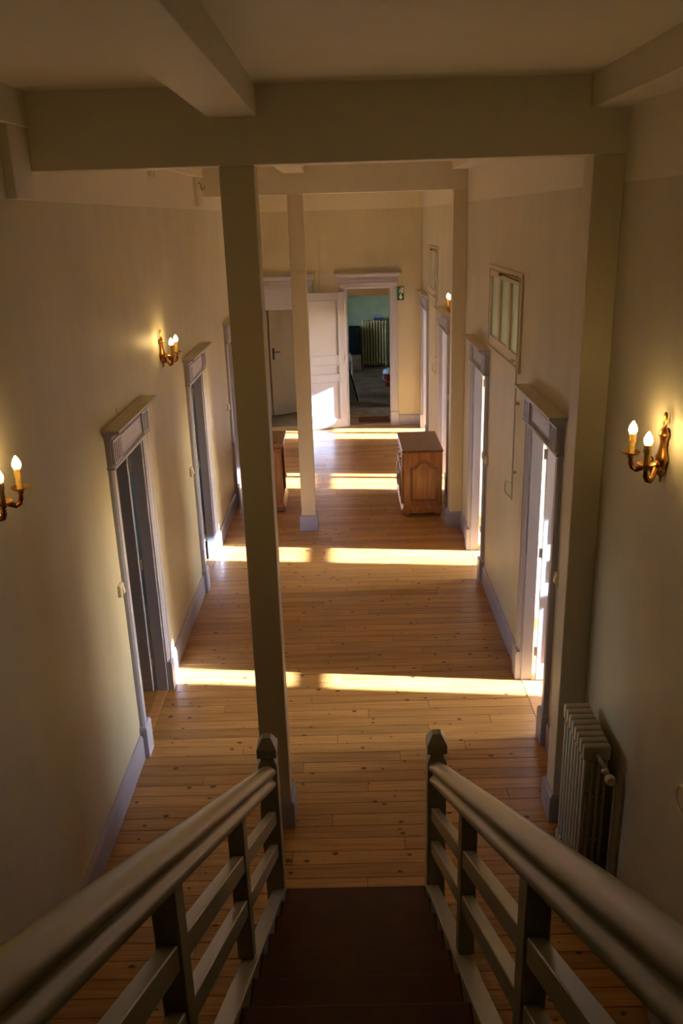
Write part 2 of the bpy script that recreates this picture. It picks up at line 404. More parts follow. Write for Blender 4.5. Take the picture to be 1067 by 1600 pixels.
# left-hand recess at the far end
MB().box(-1.50, -.50, YF+.1, 16.6, -.1, .004).build('floor_recess', M_RECFL, kind='structure')
MB().box(-1.50, -1.40, YF+.1, 16.6, 0, 2.5).box(-.56, -.46, YF+.1, 16.0, 0, 2.5).box(-1.5, -.46, 16.6, 16.7, 0, 2.5).build('wall_recess', M_ROOMW, kind='structure')
MB().box(-1.50, -.46, YF+.1, 16.7, 2.45, 2.55).build('ceiling_recess', M_CEIL, kind='structure')

# ------------------------------------------------------------------ windows of the side rooms
wno = [1]
def ext_window(xw, sgn, a, b, m):
    o = empty('window_%d' % wno[0], (xw, (a+b)/2, WZ0), 'structure'); wno[0] += 1
    off = o.location
    x0, x1 = (xw+.03, xw+.09) if sgn > 0 else (xw-.09, xw-.03)
    MB().box(x0, x1, a, a+.06, WZ0, WZ1).box(x0, x1, b-.06, b, WZ0, WZ1).box(x0, x1, a+.06, b-.06, WZ1-.06, WZ1).box(x0, x1, a+.06, b-.06, WZ0, WZ0+.07).build('window_frame', M_WHITE, o, off, .003)
    MB().box(x0, x1, m-.05, m+.05, WZ0+.07, WZ1-.06).build('mullion', M_WHITE, o, off, .003)
    zt = 1.885
    for u, v in ((a+.06, m-.05), (m+.05, b-.06)):
        MB().box(x0, x1, u, v, zt-.048, zt+.048).build('transom_bar', M_WHITE, o, off, .003)
        for c, d in ((WZ0+.07, zt-.048), (zt+.048, WZ1-.06)):
            MB().box((x0+x1)/2-.002, (x0+x1)/2+.002, u, v, c, d).build('pane', M_GLASS, o, off)
    MB().box(min(xw-.06*sgn, xw+.10*sgn), max(xw-.06*sgn, xw+.10*sgn), a-.05, b+.05, WZ0-.04, WZ0).build('window_sill', M_WHITE, o, off, .004)
for a, b, m in RWIN: ext_window(RXW, 1, a, b, m)
for a, b, m in LWIN: ext_window(LXW, -1, a, b, m)

# ------------------------------------------------------------------ posts, pilasters, beams
def post(x0, x1, yf, label, name, cat, group, d=.165, wall=None):
    xc = (x0+x1)/2
    r = empty(name, (xc, yf+d/2, 0)); tag(r, label, cat, group); off = r.location
    MB().box(x0, x1, yf, yf+d, 0, BEAM).build('shaft', M_POST, r, off, .004)
    e = .022; xa, xb = x0-e, (x1+e if wall is None else x1)
    rings = []
    for z, k in ((0, 0), (.175, 0), (.19, .014)):
        rings.append([(xa+k, yf-e+k, z), (xb-(k if wall is None else 0), yf-e+k, z), (xb-(k if wall is None else 0), yf+d+e-k, z), (xa+k, yf+d+e-k, z)])
    MB().loft(rings).build('plinth', M_LILAC, r, off, .002)
    return r
post(-.564, -.400, Y1, 'cream square post with lilac base beside the foot of the stairs', 'support_post', 'post', None)
post(-.564, -.396, Y2, 'cream square post with lilac base in mid corridor by the small cabinet', 'support_post', 'post', None)
post(1.177, XR, Y1, 'cream square pilaster on the wall next to the near radiator', 'wall_pilaster', 'pilaster', None, wall=1)
post(1.177, XR, Y2, 'cream square pilaster on the wall next to the wooden chest', 'wall_pilaster', 'pilaster', None, wall=1)
def beam(x0, x1, y0, y1, z0, z1, label):
    o = MB().box(x0, x1, y0, y1, z0, z1).build('ceiling_beam', M_BEAM, None, ((x0+x1)/2, (y0+y1)/2, z0), .003)
    return tag(o, label, 'beam')
beam(XL-.004, XR+.004, Y1, Y1+.165, BEAM, CEIL+.004, 'deep white cross beam on the near post and pilaster')
beam(XL-.004, XR+.004, Y2, Y2+.165, BEAM, CEIL+.004, 'deep white cross beam on the far post and pilaster')
LB = 3.945
bays = [(YB, Y1), (Y1+.165, Y2), (Y2+.165, YF)]
bn = ['over the staircase', 'between the two deep cross beams', 'beyond the second deep cross beam']
for (a, b), nme in zip(bays, bn):
    beam(-.595, -.376, a, b, LB, CEIL+.004, 'shallow white middle beam running lengthwise ' + nme)
    beam(1.150, XR+.004, a, b, LB-.008, CEIL+.004, 'shallow white beam along the wall with the transom windows ' + nme)
    beam(XL-.004, XL+.06, a, b, LB-.02, CEIL+.004, 'narrow white beam along the wall without transoms ' + nme)

# battens hanging down the left wall in front of each cross beam
MB().box(XL, XL+.045, 3.98, Y1, 3.618, LB-.02).build('trim_1', M_BEAM, None, (XL, 4.1, 3.62), .003, kind='structure')
MB().box(XL, XL+.045, 9.06, Y2, 3.648, LB-.02).build('trim_2', M_BEAM, None, (XL, 9.2, 3.65), .003, kind='structure')

# ------------------------------------------------------------------ skirting
def skirt_profile(): return [(0, 0), (.020, 0), (.020, .165), (.014, .185), (.006, .192), (0, .192)]
def gaps(ranges, lo, hi):
    out = []; a = lo
    for s, e in sorted(ranges):
        if s > a: out.append((a, s))
        a = max(a, e)
    if a < hi: out.append((a, hi))
    return out
PW = .135
bl = empty('baseboard_left', (XL, 0, 0), 'structure')
for a, b in gaps([(c-OW/2-PW, c+OW/2+PW) for c in LDOORS], YB, YF):
    MB().prism([(XL+p, z) for p, z in skirt_profile()], a, b, 'y').build('board', M_LILAC, bl, bl.location)
br = empty('baseboard_right', (XR, 0, 0), 'structure')
for a, b in gaps([(c-OW/2-PW, c+OW/2+PW) for c in RDOORS] + [(Y1-.022, Y1+.187), (Y2-.022, Y2+.187)], YB, YF):
    MB().prism([(XR-p, z) for p, z in skirt_profile()], a, b, 'y').build('board', M_LILAC, br, br.location)
bf = empty('baseboard_far', (0, YF, 0), 'structure')
for a, b in ((.92, 1.19), (-.47, .03), (1.19, XR-.02)):
    k = .03 if a == 1.19 else 0
    MB().prism([(YF-k-p, z) for p, z in skirt_profile()], a, b, 'x').build('board', M_LILAC, bf, bf.location)

# corner casing strips and conduit on the far wall
MB().box(1.20, XR, YF-.03, YF, .192, CEIL).build('trim_3', M_WALL, None, (1.26, YF, 0), .003, kind='structure')
MB().box(1.272, 1.282, YF-.036, YF-.03, .192, LB-.01).build('trim_4', M_POST, None, (1.277, YF-.03, 0), kind='structure')
MB().box(-.402, -.384, YF-.018, YF, 2.37, CEIL).build('trim_5', M_WALL, None, (-.393, YF, 0), .003, kind='structure')

# ------------------------------------------------------------------ doors
dno = [1]
CAS = [(0, 0), (0, .016), (.018, .020), (.030, .028), (.066, .028), (.074, .036), (.104, .036), (.112, .022), (.112, 0)]
def ring_rect(T, p, u0, u1, z): return [T(u0, 0, z), T(u1, 0, z), T(u1, p, z), T(u0, p, z)]
def leaf_mesh(P, w, h, t, parent, off, mat, panels, face_panels=True):
    """P(a, n, z): a along the leaf from the hinge, n through it"""
    st = .10
    fm = MB(P)
    zs = [panels[0][0]] ; zc = 0.0
    fm.box(0, st, 0, t, 0, h).box(w-st, w, 0, t, 0, h)
    prev = 0.0
    for z0, z1 in panels:
        fm.box(st, w-st, 0, t, prev, z0); prev = z1
    fm.box(st, w-st, 0, t, prev, h)
    leaf = fm.build('leaf', mat, parent, off, .002)
    for z0, z1 in panels:
        pm = MB(P); pm.box(st, w-st, t*.5-.008, t*.5+.008, z0, z1)
        for n0, n1 in ((-.008, t*.5-.008), (t*.5+.008, t+.008)):
            b = .026
            pm.box(st-.004, w-st+.004, n0, n1, z0-.004, z0+b).box(st-.004, w-st+.004, n0, n1, z1-b, z1+.004)
            pm.box(st-.004, st+b, n0, n1, z0+b, z1-b).box(w-st-b, w-st+.004, n0, n1, z0+b, z1-b)
        pm.build('panel', mat, leaf, off, .003)
    return leaf
def side_door(side, yc, ang=90):
    x = XR if side > 0 else XL
    o = empty('door_%d' % dno[0], (x, yc, 0), 'structure'); dno[0] += 1; off = o.location
    T = (lambda u, p, z: (XR-p, yc+u, z)) if side > 0 else (lambda u, p, z: (XL+p, yc+u, z))
    hw = OW/2
    for s in (-1, 1):
        MB(T).loft([[(s*(hw+u-.006), p, z) for u, p in CAS] for z in (.245, OH+.01)]).build('casing', M_LILAC2, o, off)
        rings = []
        for z, e in ((0, 0), (.228, 0), (.245, .010)):
            rings.append([(s*(hw-.010), 0, z), (s*(hw+.128-e), 0, z), (s*(hw+.128-e), .050-e, z), (s*(hw-.010), .050-e, z)])
        MB(T).loft(rings).build('plinth_block', M_LILAC2, o, off, .002)
        MB(T).box(min(s*hw, s*(hw-.022)), max(s*hw, s*(hw-.022)), -WT, .004, 0, OH).build('jamb', M_LILAC2, o, off, .002)
    MB(T).box(-hw+.022, hw-.022, -WT, .004, OH-.022, OH).build('jamb_head', M_LILAC2, o, off, .002)
    MB(T).box(-hw, hw, -WT-.001, -.002, -.04, .002).build('threshold', M_ROOMFL, o, off, .001)
    U = hw+.106
    # astragal, frieze, cornice with shelf
    def rr(z, p, e): return [(-U-e, 0, z), (U+e, 0, z), (U+e, p, z), (-U-e, p, z)]
    MB(T).loft([rr(OH+.010, .036, 0), rr(OH+.016, .050, .014), rr(OH+.030, .050, .014), rr(OH+.038, .036, 0)]).build('astragal', M_LILAC, o, off)
    MB(T).loft([rr(OH+.038, .030, 0), rr(OH+.200, .030, 0)]).build('frieze', M_LILAC, o, off)
    fl = MB(T)
    for s in (-1, 1):
        for k in range(5):
            c = s*(U-.018-k*.041)
            fl.box(c-.009, c+.009, .030, .050, OH+.052, OH+.186)
        c0, c1 = sorted((s*(U-.008), s*(U-.194)))
        fl.box(c0, c1, .030, .052, OH+.182, OH+.194).box(c0, c1, .030, .052, OH+.044, OH+.054)
    fl.build('fluting', M_LILAC2, o, off)
    pc = U-.225
    MB(T).loft([[(-pc, .030, OH+.056), (pc, .030, OH+.056), (pc, .030, OH+.182), (-pc, .030, OH+.182)],
                [(-pc, .044, OH+.056), (pc, .044, OH+.056), (pc, .044, OH+.182), (-pc, .044, OH+.182)],
                [(-pc+.014, .036, OH+.070), (pc-.014, .036, OH+.070), (pc-.014, .036, OH+.168), (-pc+.014, .036, OH+.168)]]).build('frieze_panel', M_LILAC, o, off)
    MB(T).loft([rr(OH+.198, .034, .004), rr(OH+.206, .046, .010), rr(OH+.222, .052, .014), rr(OH+.240, .080, .030), rr(OH+.250, .098, .042), rr(OH+.252, .112, .052), rr(OH+.266, .112, .052)]).build('cornice', M_LILAC, o, off)
    MB(T).box(-U-.052, U+.052, 0, .114, OH+.266, OH+.271).build('cornice_shelf', M_SHELF, o, off, .001)
    # leaf swung into the side room, hung on the far jamb
    w = OW-.05; t = .04; h = OH-.035
    a = math.radians(ang)
    hx = (XR+WT+.028) if side > 0 else (XL-WT-.028); hy = yc+hw-.042
    def P(al, n, z):
        # al runs away from the wall, n from the face seen from the stairs to the back
        dx, dy = math.sin(a)*side, -math.cos(a)
        nx, ny = math.cos(a)*side, math.sin(a)
        return (hx+dx*al+nx*n, hy+dy*al+ny*n, .012+z)
    leaf = leaf_mesh(P, w, h, t, o, off, M_LILAC2, [(.17, .72), (.86, 1.03), (1.17, h-.13)])
    for z in (.20, 1.03, 1.80):
        MB(P).box(-.012, .002, .020, .040, z, z+.07).lathe([(.006, z-.004), (.006, z+.074)], (-.012, .034, 0), 8).build('hinge', M_SHELF, leaf, off)
    MB(P).lathe([(.012, -.04), (.012, -.012), (.024, -.010), (.026, .002)], (w-.05, -.006, 1.03), 10, axis='y').build('door_knob', M_CHROME, leaf, off, smooth=True)
    return o
for c, an in zip(RDOORS, (90, 91, 90, 91)): side_door(1, c, an)
for c, an in zip(LDOORS, (92, 91, 92)): side_door(-1, c, an)

# far right-hand door: opening with casing, cornice, leaf folded back against the wall
def far_door():
    o = empty('door_%d' % dno[0], (.415, YF, 0), 'structure'); dno[0] += 1; off = o.location
    T = lambda u, p, z: (u, YF-p, z)
    for e, s in ((FD[0], -1), (FD[1], 1)):
        MB(T).loft([[(e+s*(u-.006), p, z) for u, p in CAS] for z in (.245, 2.37)]).build('casing', M_LILAC2, o, off)
        MB(T).box(min(e-s*.01, e+s*.125), max(e-s*.01, e+s*.125), 0, .048, 0, .245).build('plinth_block', M_LILAC2, o, off, .004)
        MB(T).box(min(e, e-s*.02), max(e, e-s*.02), -.1, .004, 0, 2.36).build('jamb', M_LILAC2, o, off, .002)
    MB(T).loft([[(FD[0]-.106, p, 2.355+u) for u, p in CAS], [(FD[1]+.106, p, 2.355+u) for u, p in CAS]]).build('head_casing', M_LILAC2, o, off)
    a, b = FD[0]-.125, FD[1]+.115
    def rr(z, p, e): return [(a-e, 0, z), (b+e, 0, z), (b+e, p, z), (a-e, p, z)]
    MB(T).loft([rr(2.44, .032, 0), rr(2.545, .032, 0)]).build('frieze', M_LILAC, o, off)
    MB(T).loft([rr(2.48, .040, -.22), rr(2.51, .040, -.22)]).build('frieze_panel', M_LILAC2, o, off)
    MB(T).loft([rr(2.545, .036, .004), rr(2.56, .055, .02), rr(2.585, .075, .035), rr(2.595, .115, .07), rr(2.615, .115, .07)]).build('cornice', M_LILAC, o, off)
    w, h, t = .76, 2.31, .04
    an = math.radians(14.5); hx, hy = FD[0]-.012, YF-.052
    def P(al, n, z): return (hx-math.cos(an)*al+math.sin(an)*n*-1, hy-math.sin(an)*al-math.cos(an)*0+n*-1*math.cos(an), .015+z)
    leaf = leaf_mesh(P, w, h, t, o, off, M_LILAC2, [(.14, .80), (.92, 1.10), (1.24, 2.18)])
    for z in (.2, 1.15, 2.0):
        MB(P).lathe([(.009, z), (.009, z+.11)], (.0, .046, 0), 8).build('hinge', M_CHROME, leaf, off)
far_door()
# far left-hand door: casing, closed panel over, grey leaf ajar set back in the recess
def recess_door():
    o = empty('door_%d' % dno[0], (-.99, YF, 0), 'structure'); dno[0] += 1; off = o.location
    T = lambda u, p, z: (u, YF-p, z)
    for e, s in ((FL[0], -1), (FL[1], 1)):
        q = .07 if s < 0 else .106
        MB(T).box(min(e-s*.006, e+s*q), max(e-s*.006, e+s*q), 0, .030, .24, 2.43).build('casing', M_LILAC2, o, off, .004)
        MB(T).box(min(e-s*.01, e+s*(q+.01)), max(e-s*.01, e+s*(q+.01)), 0, .045, 0, .24).build('plinth_block', M_LILAC2, o, off, .004)
    MB(T).box(FL[0], FL[1], -.06, .006, 2.048, 2.42).build('overdoor_panel', M_LILAC2, o, off, .003)
    a, b = FL[0]-.07, FL[1]+.106
    def rr(z, p, e): return [(a-(e if a-e > XL else 0), 0, z), (b+e, 0, z), (b+e, p, z), (a-(e if a-e > XL else 0), p, z)]
    MB(T).loft([rr(2.43, .034, 0), rr(2.53, .034, 0)]).build('frieze', M_LILAC, o, off)
    MB(T).loft([rr(2.47, .042, -.22), rr(2.50, .042, -.22)]).build('frieze_panel', M_LILAC2, o, off)
    MB(T).loft([rr(2.53, .036, .004), rr(2.545, .055, .02), rr(2.575, .075, .035), rr(2.585, .105, .05), rr(2.605, .105, .05)]).build('cornice', M_LILAC, o, off)
    a0, b0 = Vector((-1.365, 15.56, 0)), Vector((-.80, 15.92, 0)); d = (b0-a0).normalized(); n = Vector((d.y, -d.x, 0))
    P = lambda al, nn, z: tuple(a0+d*al+n*nn+Vector((0, 0, z)))
    leaf = MB(P).box(0, .78, -.04, 0, .012, 2.30).build('leaf', M_GREYDOOR, o, off, .003)
    MB(P).box(.035, .075, 0, .008, 1.06, 1.27).build('lock_plate', M_STEEL, leaf, off, .002)
    MB(P).tube([(.055, .005, 1.20), (.055, .045, 1.20), (.075, .055, 1.20), (.165, .055, 1.195)], .009, 8).build('door_handle', M_STEEL, leaf, off, smooth=True)
recess_door()

# ------------------------------------------------------------------ transom windows
def transom(y0, y1):
    o = empty('window_%d' % wno[0], (XR, (y0+y1)/2, TZ0), 'structure'); wno[0] += 1; off = o.location
    T = lambda u, p, z: (XR-p, u, z)
    f = .035
    MB(T).box(y0, y0+f, -.06, .016, TZ0, TZ1).box(y1-f, y1, -.06, .016, TZ0, TZ1).box(y0+f, y1-f, -.06, .016, TZ1-f, TZ1).box(y0+f, y1-f, -.06, .020, TZ0, TZ0+f).build('window_frame', M_SHELF, o, off, .002)
    g = .005; a, b, c, d = y0+f+g, y1-f-g, TZ0+f+g, TZ1-f-g
    sw = MB(T); s = .055; bot = .085
    sw.box(a, a+s, -.03, .010, c, d).box(b-s, b, -.03, .010, c, d).box(a+s, b-s, -.03, .010, d-s, d).box(a+s, b-s, -.03, .010, c, c+bot)
    L = (b-a-2*s); m = .085; pw = (L-2*m)/3
    for k in (1, 2): sw.box(a+s+k*pw+(k-1)*m, a+s+k*pw+k*m, -.03, .010, c+bot, d-s)
    sash = sw.build('sash', M_SHELF, o, off, .003)
    for k in range(3):
        u = a+s+k*(pw+m)
        MB(T).box(u, u+pw, -.016, -.010, c+bot, d-s).build('pane', M_PANES, sash, off)
    MB(T).lathe([(.006, .010), (.006, .025), (.014, .03), (.016, .04), (.010, .048)], (y0+.16, 0, c+.04), 10, axis='y').build('knob', M_SHELF, sash, off, smooth=True)
    yb = y0+(y1-y0)*.60
    MB(T).tube([(yb, .014, TZ1-.052), (yb-.10, .030, TZ1-.040), (y0+.05, .034, TZ1-.024)], .005, 6).tube([(yb, .014, TZ1-.052), (y0+.05, .014, TZ1-.062)], .005, 6).box(yb-.02, yb+.06, .010, .026, TZ1-.066, TZ1-.046).build('stay_arm', M_STEEL, o, off)
    yr = y0+.012
    MB(T).tube([(y0+.05, .034, TZ1-.024), (yr, .030, TZ1-.05), (yr, .028, 1.33)], .0065, 8).build('pull_rod', M_SHELF, o, off, smooth=True)
    MB(T).tube([(yr, .028, 1.345), (yr+.015, .034, 1.345), (yr+.09, .060, 1.36), (yr+.115, .060, 1.385), (yr+.115, .060, 1.44), (yr+.09, .06, 1.465), (yr+.015, .034, 1.465), (yr, .028, 1.465)], .006, 8).build('rod_handle', M_SHELF, o, off, smooth=True)
    for z in (2.1, 1.55):
        MB(T).box(yr-.012, yr+.012, 0, .03, z, z+.02).build('rod_clip', M_SHELF, o, off)
for a, b in TRANS: transom(a, b)
# pull rod of a further transom at the frame edge
def lone_rod():
    r = empty('pull_rod', (XR, 2.74, 1.20)); tag(r, 'white metal pull rod with a loop handle on the wall past the near radiator', 'pull rod'); off = r.location
    T = lambda u, p, z: (XR-p, u, z)
    MB(T).tube([(2.74, .028, 2.45), (2.74, .028, 1.19)], .0065, 8).build('rod', M_WHITE, r, off, smooth=True)
    MB(T).tube([(2.74, .028, 1.215), (2.76, .03, 1.215), (2.81, .035, 1.225), (2.835, .035, 1.25), (2.835, .035, 1.295), (2.81, .035, 1.325), (2.76, .03, 1.335), (2.74, .028, 1.335)], .006, 8).build('rod_handle', M_WHITE, r, off, smooth=True)
    for z in (2.2, 1.5): MB(T).box(2.728, 2.752, 0, .03, z, z+.02).build('rod_clip', M_WHITE, r, off)
lone_rod()

# ------------------------------------------------------------------ staircase
def stairs():
    n, r, g, y0 = 13, .16, .2536, 3.55
    xa, xb = -.388, .346
    s = empty('staircase', ((xa+xb)/2, y0, 0)); off = s.location
    tag(s, 'straight wooden staircase with dark red-brown treads going down to the floor', 'staircase')
    for k in range(1, n+1):
        z = r*k; yn = y0-g*(k-1)
        MB().box(xa, xb, yn-g-.02, yn, z-.032, z).build('tread', M_TREAD, s, off, .006)
        MB().box(xa, xb, yn-.045, yn-.025, z-r, z-.032).build('riser', M_TREAD, s, off)
    for sx in (-1, 1):
        x0, x1 = (-.452, -.388) if sx < 0 else (.346, .412)
        top = lambda y: .205+.63*(3.5-y)
        ya, yb = 3.496, .26
        hexs = [(x0, ya, 0), (x1, ya, 0), (x1, yb, top(yb)-.36), (x0, yb, top(yb)-.36), (x0, ya, top(ya)), (x1, ya, top(ya)), (x1, yb, top(yb)), (x0, yb, top(yb))]
        MB().hexa(hexs).build('stringer', M_RAIL, s, off, .003)
stairs()
def railing(sx, label):
    MX = -.02
    T = (lambda x, y, z: (x, y, z)) if sx < 0 else (lambda x, y, z: (2*MX-x, y, z))
    c = T(-.438, 3.545, 0)
    r = empty('stair_railing', c); tag(r, label, 'railing', 'railings of the stairs'); off = r.location
    # newel with a notched faceted head
    cx, cy = -.438, 3.545; h = .0465
    def sq(z, k): return [(cx-k, cy-k, z), (cx+k, cy-k, z), (cx+k, cy+k, z), (cx-k, cy+k, z)]
    MB(T).loft([sq(0, h), sq(.960, h), sq(.986, h*.70), sq(1.003, h*.70), sq(1.006, h*1.05), sq(1.054, h*1.05), sq(1.106, h*.46)]).build('newel_post', M_RAIL, r, off, .002)
    sl = .63
    zl = lambda y, z: z+sl*(3.5-y)
    ya, yb = 3.50, -.55
    # moulded handrail
    prof = [(-.036, 0), (.036, 0), (.040, .006), (.040, .022), (.034, .030), (.026, .036), (.023, .045), (.026, .056), (.036, .062), (.042, .070), (.042, .084), (.034, .097), (.018, .106), (0, .112),
            (-.018, .106), (-.034, .097), (-.042, .084), (-.042, .070), (-.036, .062), (-.026, .056), (-.023, .045), (-.026, .036), (-.034, .030), (-.040, .022), (-.040, .006)]
    hx = -.440
    MB(T).loft([[(hx+a, y, zl(y, .838+b*1.12)) for a, b in prof] for y in (ya, 2.2, 1.0, yb)]).build('handrail', M_RAIL, r, off, smooth=True)
    def bar(x0, x1, z0, z1, y0, y1, nm):
        MB(T).hexa([(x0, y0, zl(y0, z0)), (x1, y0, zl(y0, z0)), (x1, y1, zl(y1, z0)), (x0, y1, zl(y1, z0)),
                    (x0, y0, zl(y0, z1)), (x1, y0, zl(y0, z1)), (x1, y1, zl(y1, z1)), (x0, y1, zl(y1, z1))]).build(nm, M_RAIL, r, off, .003)
    BY = [(2.43, 2.505), (1.46, 1.535), (.49, .565)]
    edges = [3.50] + [e for a, b in BY for e in (b, a)] + [-.45]
    for i in range(0, len(edges), 2):
        y1_, y0_ = edges[i], edges[i+1]
        bar(-.452, -.410, .612, .688, y1_, y0_, 'rail')
        bar(-.452, -.410, .412, .488, y1_, y0_, 'rail')
    for a, b in BY:
        MB(T).hexa([(-.462, a, zl(a, .2065)), (-.404, a, zl(a, .2065)), (-.404, b, zl(b, .2065)), (-.462, b, zl(b, .2065)),
                    (-.462, a, zl(a, .845)), (-.404, a, zl(a, .845)), (-.404, b, zl(b, .845)), (-.462, b, zl(b, .845))]).build('baluster', M_RAIL, r, off, .003)
railing(-1, 'grey-cream painted stair railing whose newel stands before the square post')
railing(1, 'grey-cream painted stair railing on the side of the near radiator')

# ------------------------------------------------------------------ wall sconces
def make_sconce():
    r = empty('wall_sconce')
    # local: wall plane x = 0, facing +x, centre of plate z = 0
    MB().lathe([(.004, -.142), (.012, -.132), (.008, -.122), (.018, -.112), (.013, -.104), (.028, -.090), (.026, -.072), (.031, -.058), (.041, -.040), (.040, -.030),
                (.030, -.016), (.023, .010), (.021, .032), (.025, .050), (.034, .064), (.034, .070), (.022, .084), (.013, .094), (.010, .102)], (.018, 0, 0), 20, .62, 1.0).build('backplate', M_BRASS, r, smooth=True)
    MB().tube([(.018, .013*math.sin(t), .126+.028*math.cos(t)) for t in [2*math.pi*k/14 for k in range(14)]], .0056, 6, close=True).build('top_loop', M_BRASS, r, smooth=True)
    MB().lathe([(.005, -.03), (.028, -.022), (.034, -.008), (.026, .010), (.008, .018)], (.036, 0, -.076), 12).build('boss', M_DARKBRASS, r, smooth=True)
    for s in (-1, 1):
        path = [(.034, s*.012, -.074), (.048, s*.030, -.066), (.060, s*.048, -.074), (.074, s*.066, -.096), (.090, s*.083, -.108), (.106, s*.093, -.100), (.114, s*.095, -.082), (.115, s*.095, -.060)]
        arm = MB().tube(path, [.012, .011, .0105, .011, .0125, .013, .012, .009], 8).build('arm', M_DARKBRASS, r, smooth=True)
        MB().lathe([(.004, -.010), (.014, -.002), (.009, .010), (.003, .014)], (.050, s*.036, -.050), 8).build('scroll', M_DARKBRASS, arm, smooth=True)
        c = (.115, s*.095, 0)
        MB().lathe([(.008, -.062), (.015, -.056), (.010, -.051), (.017, -.045), (.029, -.041), (.038, -.032), (.0375, -.030), (.028, -.037), (.012, -.040)], c, 18).build('drip_pan', M_BRASS, r, smooth=True)
        candle = MB().lathe([(.0132, -.040), (.0132, .038), (.0145, .043), (.0145, .048), (.010, .049)], c, 14).build('candle_tube', M_WAX, r, smooth=True)
        dr = MB()
        for k in range(5):
            a = k*1.31+.4; u, w = math.cos(a)*.0136, math.sin(a)*.0136
            dr.lathe([(.001, .014-.005*(k % 3)), (.0036, .022-.005*(k % 3)), (.0030, .044)], (c[0]+u, c[1]+w, 0), 6)
        dr.build('wax_drips', M_WAX, candle, smooth=True)
        MB().lathe([(.011, .049), (.0165, .055), (.0182, .064), (.0170, .074), (.0120, .087), (.0060, .097), (.0010, .103)], c, 14).build('bulb', M_BULB, r, smooth=True)
    return r
sc0 = make_sconce()
def place_sconce(o, side, y, label, z=2.552):
    o.location = (XL if side < 0 else XR, y, z); o.rotation_euler = (0, 0, 0 if side < 0 else math.pi)
    tag(o, label, 'wall lamp', 'brass candle wall lamps')
place_sconce(sc0, -1, 3.235, 'brass two-candle wall lamp cut by the picture edge before the first door', 2.515)
for sd_, yy, lb, zz in ((-1, 6.77, 'brass two-candle wall lamp between two lilac doors', 2.545), (1, 3.385, 'brass two-candle wall lamp high above the near radiator', 2.552),
                        (1, 9.93, 'brass two-candle wall lamp half hidden behind the far pilaster', 2.535)):
    place_sconce(copy_tree(sc0), sd_, yy, lb, zz)

# ------------------------------------------------------------------ light switches
def make_switch():
    r = empty('light_switch')
    MB().loft([[(0, -.038, -.04), (0, .038, -.04), (0, .038, .04), (0, -.038, .04)], [(.018, -.038, -.04), (.018, .038, -.04), (.018, .038, .04), (.018, -.038, .04)],
               [(.026, -.030, -.032), (.026, .030, -.032), (.026, .030, .032), (.026, -.030, .032)]]).build('housing', M_WHITE, r, bevel=.002)
    MB().hexa([(.026, -.016, -.022), (.026, .016, -.022), (.026, .016, .022), (.026, -.016, .022), (.036, -.016, -.022), (.036, .016, -.022), (.030, .016, .022), (.030, -.016, .022)]).build('rocker', M_WHITE, r, bevel=.001)
    return r
sw0 = make_switch()
SWS = [(-1, 4.895, 1.305, 'small white light switch beside the first door past the lit lamp at the picture edge'),
       (-1, 7.555, 1.295, 'small white light switch beside the door with a lamp just before it'),
       (-1, 10.30, 1.315, 'small white light switch seen just beside the near square post'),
       (1, 4.925, 1.285, 'small white light switch between the near pilaster and the sunlit door'),
       (1, 7.70, 1.286, 'small white light switch between the transom window wall and the narrow second door'),
       (1, 10.62, 1.286, 'small white light switch peeking out behind the far pilaster')]
for i, (sd_, yy, zz, lb) in enumerate(SWS):
    o = sw0 if i == 0 else copy_tree(sw0)
    o.location = (XL if sd_ < 0 else XR, yy, zz); o.rotation_euler = (0, 0, 0 if sd_ < 0 else math.pi)
    tag(o, lb, 'light switch', 'white light switches')

